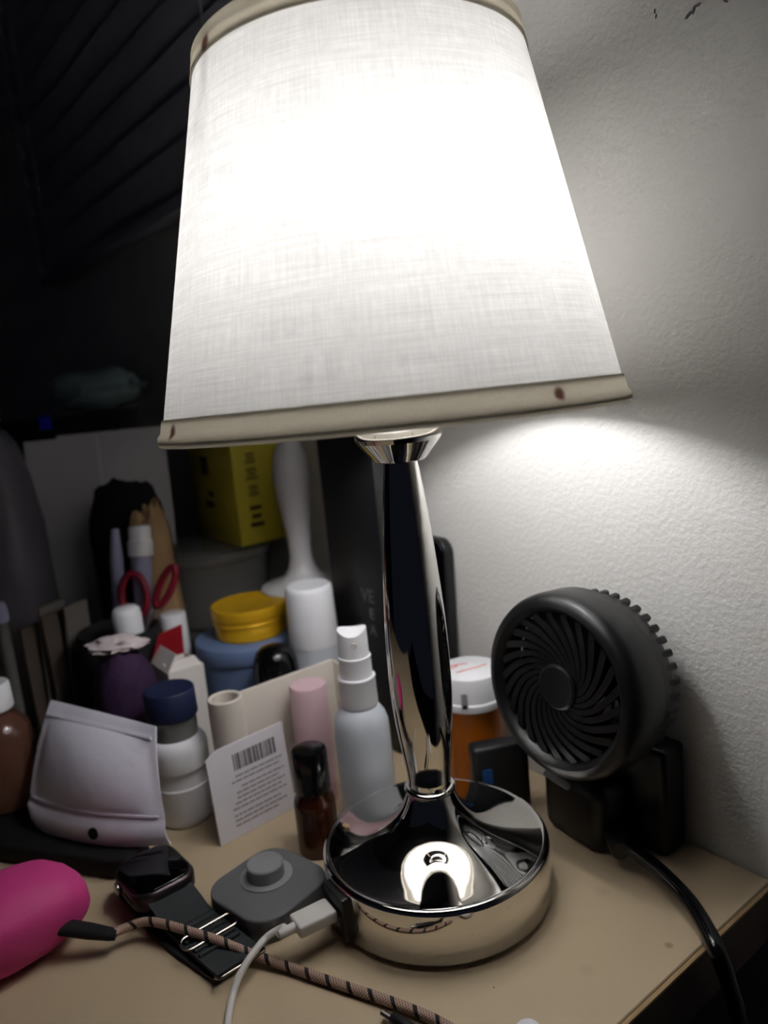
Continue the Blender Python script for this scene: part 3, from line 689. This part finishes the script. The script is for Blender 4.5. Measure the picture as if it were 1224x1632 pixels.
# ================================================================ tall black box and dark slab at the wall
bb = thing('tall_black_box', 'tall black box with grey lettering standing behind the lamp column', 'box', (-.1560, .0895, 0))
bm = NB(); rbox(bm, .066, .032, .232, at(0, 0, 0), .0012, 2); obj('box_body', bm, 'black', bb)
def text(body, size, M, parent, m, nm='lettering'):
    c = bpy.data.curves.new('t', 'FONT'); c.body = body; c.size = size; c.extrude = .0002; c.align_x = 'CENTER'
    o = bpy.data.objects.new('t', c); COL.objects.link(o)
    me = bpy.data.meshes.new_from_object(o.evaluated_get(bpy.context.evaluated_depsgraph_get())); bpy.data.objects.remove(o)
    me.transform(M); me.materials.append(MT[m]); q = bpy.data.objects.new(nm, me); COL.objects.link(q); q.parent = parent; return q
text('VE', .0135, at(.0120, -.0162, .1080, rx=PI/2), bb, 'letter'); text('E', .0110, at(.0150, -.0162, .0960, rx=PI/2), bb, 'letter'); text('A', .0110, at(.0150, -.0162, .0840, rx=PI/2), bb, 'letter')
ph_ = thing('dark_phone', 'dark rounded phone leaning upright on the wall behind the lamp', 'phone', (-.1390, .1115, 0))
PM = Matrix.Rotation(-.035, 4, 'X')
bm = NB(); prism(bm, rrect(.072, .148, .010, 6), -.004, .004, PM @ at(0, 0, .0745, rx=PI/2), .0014, 3); obj('body', bm, 'black', ph_)
bm = NB(); prism(bm, rrect(.068, .144, .009, 6), .0036, .0043, PM @ at(0, 0, .0745, rx=PI/2), .0002, 1); obj('screen', bm, 'glass', ph_)

# ================================================================ brush stand on teal box
tb = tag(obj('teal_box', rbox(NB(), .074, .049, .102, at(0, 0, 0), .001), 'teal'), 'dark teal card box under the pale grey scraper', 'box'); tb.location = (-.2385, .0920, 0)
bs = thing('grey_scraper', 'pale grey scraper with an upright bulging handle and flared foot', 'scraper', (-.2400, .0800, .1021))
bp_ = [(0, 0), (.0335, 0), (.0345, .0008), (.0340, .0020), (.0280, .0036), (.0200, .0062), (.0140, .0105), (.0105, .0170), (.0092, .0250), (.0092, .0330), (.0104, .046), (.0122, .060), (.0138, .074), (.0146, .086), (.0143, .096), (.0126, .106), (.0095, .1135), (.0050, .1175), (0, .1185)]
bm = NB(); lathe(bm, bp_, 48); obj('handle', bm, 'greyhandle', bs)

# ================================================================ food tubs and yellow carton
group = 'stacked cloudy food tubs'
for k in range(2):
    P = Vector((-.3480, .0520, .0645*k))
    t = thing('food_tub', ['round cloudy plastic food tub at the bottom of the stack', 'round cloudy plastic food tub under the yellow carton'][k], 'tub', P)
    obj('tub_body', lathe(NB(), [(0, 0), (.044, 0), (.046, .002), (.0525, .056), (0, .056)], 56), 'clear', t)
    obj('tub_lid', lathe(NB(), [(0, .0558), (.0545, .0558), (.0552, .0568), (.0552, .0610), (.0545, .0618), (.0500, .0618), (.0495, .0632), (.0400, .0632), (.0395, .0640), (0, .0640)], 56), 'clear', t)
yb = thing('yellow_carton', 'tall yellow printed carton resting on the food tubs', 'carton', (-.3500, .0900, .1288))
bm = NB(); rbox(bm, .086, .054, .098, at(0, 0, 0), .0008); obj('carton_body', bm, 'yellow', yb)
bm = NB()
for z, wd, h in [(.070, .010, .009), (.056, .011, .010), (.042, .010, .009), (.015, .013, .020)]:
    for i in range(3):
        rbox(bm, .0004, wd*(1, .7, .85)[i], h*.18, at(.0431, -.010, z+h*.36*i), 0)
obj('print', bm, 'ink', yb)
bm = NB()
for x, z, wd, h in [(-.012, .060, .014, .016), (-.006, .040, .010, .005), (-.010, .030, .016, .006)]: rbox(bm, wd, .0004, h, at(x, -.0271, z), 0)
obj('front_print', bm, 'ink', yb)

# ================================================================ cup with scissors, brush, tube
CP = Vector((-.2740, -.0600, 0))
cup = thing('black_cup', 'black round cup holding scissors and tubes behind the carton', 'cup', CP)
bm = NB(); lathe(bm, [(0, 0), (.026, 0), (.0275, .0015), (.0290, .098), (.0283, .099), (.0275, .098), (.0262, .003), (0, .003)], 40); obj('cup_body', bm, 'blackmatte', cup)
CB_ = CP+Vector((0, 0, .0033))
sc = thing('red_scissors', 'scissors with red loop handles standing in the black cup', 'scissors', CB_)
def lp(px, py, d, w_, h_, rot):
    c = CAM+(Fw+RV*((px-612)/FPX)+UV_*((816-py)/FPX))*d-CB_
    return [c+RV*(w_*math.cos(a)*math.cos(rot)-h_*math.sin(a)*math.sin(rot))+UV_*(w_*math.cos(a)*math.sin(rot)+h_*math.sin(a)*math.cos(rot)) for a in [2*PI*k/24 for k in range(24)]]
bm = NB(); tube(bm, lp(214, 950, .575, .0095, .017, .1), .0028, 10, True); obj('handle_loop', bm, 'redplastic', sc)
bm = NB(); tube(bm, lp(264, 935, .575, .0045, .016, -.40), .0028, 10, True); obj('handle_loop', bm, 'redplastic', sc)
bm = NB(); tube(bm, [Vector((0, 0, .001)), Vector((.004, .004, .060)), lp(225, 985, .575, 0, 0, 0)[0]], [.001, .003, .003], 8, flat=.4); tube(bm, [Vector((.004, 0, .001)), Vector((.006, .004, .060)), lp(248, 968, .575, 0, 0, 0)[0]], [.001, .003, .003], 8, flat=.4); obj('blades', bm, 'wire', sc)
def upright(name, label, cat, base, top_px, d, radii, m, extra=None):
    c = CAM+(Fw+RV*((top_px[0]-612)/FPX)+UV_*((816-top_px[1])/FPX))*d
    t = thing(name, label, cat, base); v = c-base; n = len(radii)-1
    bm = NB(); tube(bm, [v*(i/n) for i in range(n+1)], radii, 14); obj('body', bm, m, t); return t, v
t, v = upright('white_capped_tube', 'lavender tube with a ribbed white cap standing in the cup', 'tube', CB_+Vector((.002, .011, 0)), (222, 838), .590, [.003, .003, .004, .0055, .007, .0078, .0078], 'lav')
bm = NB(); tube(bm, [v*.86, v*.865, v*.93, v*.935, v*.995, v], [.0090, .0095, .0095, .0085, .0082, .006], 16); obj('cap', bm, 'white', t)
t, v = upright('lavender_toothbrush', 'pale lavender toothbrush handle leaning left in the cup', 'toothbrush', CB_+Vector((-.004, -.006, 0)), (183, 843), .590, [.0035, .0035, .0035, .0038, .0042, .005, .0052, .0030], 'lav')
t = bottle(CB_+Vector((.0135, .0035, 0)), 'white_pen_bottle', 'slim white bottle with a rounded top in front of the cup rim', 'bottle', [
    ('body', 'white', [(0, 0), (.0085, 0), (.009, .001), (.009, .090), (0, .090)]), ('rounded_cap', 'white', [(0, .0898), (.0100, .0898), (.0104, .091), (.0104, .107), (.0094, .1115), (.007, .1135), (0, .1140)])])

# ================================================================ soft lumps and papers in the dark corner
def lump(name, label, cat, P, rx, ry, h, m, seed, amp=.12, rz=0, taper=0., pw=2.6, freq=2.0):
    o = obj(name, blob(NB(), rx, ry, h, seed, amp, freq, pw, taper=taper), m, sharp=60); o.location = P; o.rotation_euler = (0, 0, rz); return tag(o, label, cat)
lump('purple_bag', 'dark purple fabric bag behind the silver pouch', 'bag', (-.2155, -.0785, 0), .0215, .0205, .103, 'purple', 4, .08)
ts = lump('white_tissue', 'crumpled pinkish white tissue lying on the purple bag', 'tissue', (-.2175, -.0775, .1000), .0180, .012, .0095, 'tissue', 9, .45, VA, pw=2.0, freq=3.0)
lump('tan_paper_bag', 'crumpled tan paper bag in front of the black pouch', 'bag', G(282, .636), .0185, .0130, .176, 'tan', 5, .16, VA, .05, 3.2)
lump('black_pouch', 'black fabric pouch between the papers and the yellow carton', 'pouch', G(252, .664), .0330, .0110, .196, 'blackmatte', 6, .07, VA, 0, 3.6)
sa, sb = G(145, .70), G(222, .715)
def sheet_at(P, w_, h_, rz, lean, label):
    bm = NB(); slab(bm, lambda u, v: Vector(((u-.5)*w_+.006*v, lean*v+.004*math.sin(2.6*u+v), v*h_)), 8, 8, .0012)
    o = obj('paper_sheet', bm, 'paper'); o.location = P; o.rotation_euler = (0, 0, rz); return tag(o, label, 'paper', 'white papers standing in the corner')
sheet_at(sa, .066, .2330, VA, .012, 'left one of two white paper sheets standing upright in the dark corner')
sheet_at(sb, .096, .2350, VA+.05, .012, 'right one of two white paper sheets, beside the yellow carton')
xb = tag(obj('dark_box', rbox(NB(), .085, .070, .252, at(), .001), 'blackmatte'), 'tall dark box behind the papers under the green plastic', 'box'); xb.location = G(165, .775); xb.rotation_euler = (0, 0, VA)
lump('green_plastic', 'crumpled green grey plastic wrap lying on the dark box', 'wrap', G(160, .775, .2522), .046, .032, .040, 'greenbag', 11, .3, VA, pw=2.2, freq=2.6)
lump('grey_plastic_bag', 'large limp grey plastic bag at the far left of the desk', 'bag', G(40, .655), .042, .030, .245, 'bagplastic', 12, .12, VA, .04, 3.6, 1.6)
lump('dark_cloth', 'bundle of dark grey cloth behind the plastic bag at the left', 'cloth', G(5, .86), .058, .040, .335, 'cloth', 13, .14, VA, .2, 2.6, 1.6)
bm = NB(); rbox(bm, .010, .004, .012, at(), .0015); o = tag(obj('blue_clip', bm, 'blue'), 'small bright blue clip resting on top of the grey plastic bag', 'clip'); o.location = G(74, .655, .2425); o.rotation_euler = (0, 0, VA)
# folded packets standing on edge
gp = 'paper packets standing on edge'
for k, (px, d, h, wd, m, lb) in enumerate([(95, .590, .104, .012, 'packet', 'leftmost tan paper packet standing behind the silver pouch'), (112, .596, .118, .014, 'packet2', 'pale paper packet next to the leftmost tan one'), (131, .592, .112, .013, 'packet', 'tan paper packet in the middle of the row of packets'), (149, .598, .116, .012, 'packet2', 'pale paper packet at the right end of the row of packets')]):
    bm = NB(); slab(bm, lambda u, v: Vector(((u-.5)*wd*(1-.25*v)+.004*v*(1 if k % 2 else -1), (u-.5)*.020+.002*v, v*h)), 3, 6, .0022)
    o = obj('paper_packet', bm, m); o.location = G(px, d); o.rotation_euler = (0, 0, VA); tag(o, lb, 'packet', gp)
t = thing('clear_wand', 'slim cloudy plastic wand with a pale tip at the far left', 'wand', G(50, .560))
bm = NB(); tube(bm, [(0, 0, 0), (0, 0, .118)], .0042, 14); obj('wand_body', bm, 'clear', t)
bm = NB(); lathe(bm, [(0, .1178), (.0050, .1178), (.0056, .121), (.0054, .128), (.0040, .1315), (0, .1325)], 20); obj('pale_tip', bm, 'lav', t)

# flat black wallet with bottle and silver pouch on it
cor = [T(-40, 1340, .012), T(172, 1372, .012), T(205, 1370, .012), T(236, 1338, .012), T(120, 1285, .012), T(-40, 1262, .012)]
bm = NB(); prism(bm, [(p.x, p.y) for p in cor], 0, .0120, bev=.002, seg=3); tag(obj('black_wallet', bm, 'blackmatte'), 'flat black wallet lying under the silver pouch', 'wallet')
bottle(G(18, .505, .0121), 'brown_bottle', 'clear bottle of brown liquid with a white cap at the left edge', 'bottle', [
    ('bottle_body', 'amberliquid', [(0, 0), (.0185, 0), (.0200, .0015), (.0200, .046), (.0190, .052), (.0140, .058), (.0105, .061), (.0105, .066), (0, .066)]),
    ('white_cap', 'white', [(0, .0640), (.0120, .0640), (.0125, .065), (.0120, .0800), (.0110, .0812), (0, .0815)])])
# silver pouch
bl_, bmid, br_ = T(45, 1318, .0135), T(160, 1350, .0135), T(272, 1345, .0135)
tl_, trr = T(82, 1116, .074), T(249, 1158, .074)
hole = (.52, .10)
def pf(u, v):
    bot = bl_.lerp(br_, u)+(bmid-bl_.lerp(br_, .5))*math.sin(PI*u)*.75; topp = tl_.lerp(trr, u)
    p = bot.lerp(topp, v); p += Vector((.03, -.05, .045)).normalized()*(.010*math.sin(PI*v)**.8*(.4+.6*math.sin(PI*u)))
    if u < .16: p += (topp-bot)*(1-v)**6*.13*(1-math.sqrt(max(0, 1-(1-u/.16)**2)))
    if v < .2: p += Vector((.004, -.006, 0))*math.sin(v/.2*PI)*.25
    return p
bm = NB(); slab(bm, pf, 40, 36, lambda u, v: .0010+.009*max(0, math.sin(PI*min(1, max(0, (u-.06)/.88))))**.6*max(0, math.sin(PI*min(1, max(0, (v-.22)/.66))))**.6)
# rounded lower corners
for vtx in bm.verts: pass
sv = obj('pouch_film', bm, 'pouch', sharp=70)
sv_t = thing('silver_pouch', 'pearly white zip pouch with a punched hole, leaning in the clutter', 'pouch', (0, 0, 0)); sv.parent = sv_t
def band(v0, v1, nm, off):
    bm = NB(); slab(bm, lambda u, v: pf(.03+.94*u, v0+(v1-v0)*v)+Vector((.03, -.05, .02)).normalized()*off, 30, 3, .0012); return obj(nm, bm, 'pouch', sv_t, 70)
band(.875, .90, 'zip_ridge', .0012); band(.215, .230, 'seal_ridge', .0010)
hc = pf(.50, .085); nn = (pf(.53, .085)-pf(.47, .085)).cross(pf(.50, .11)-pf(.50, .06)).normalized()
if nn.dot(CAM-hc) < 0: nn = -nn
bm = NB(); lathe(bm, [(0, -.0004), (.0034, -.0004), (.0034, .0010), (0, .0010)], 24, Matrix.Translation(hc) @ nn.to_track_quat('Z', 'Y').to_matrix().to_4x4()); obj('punched_hole', bm, 'hole', sv_t)
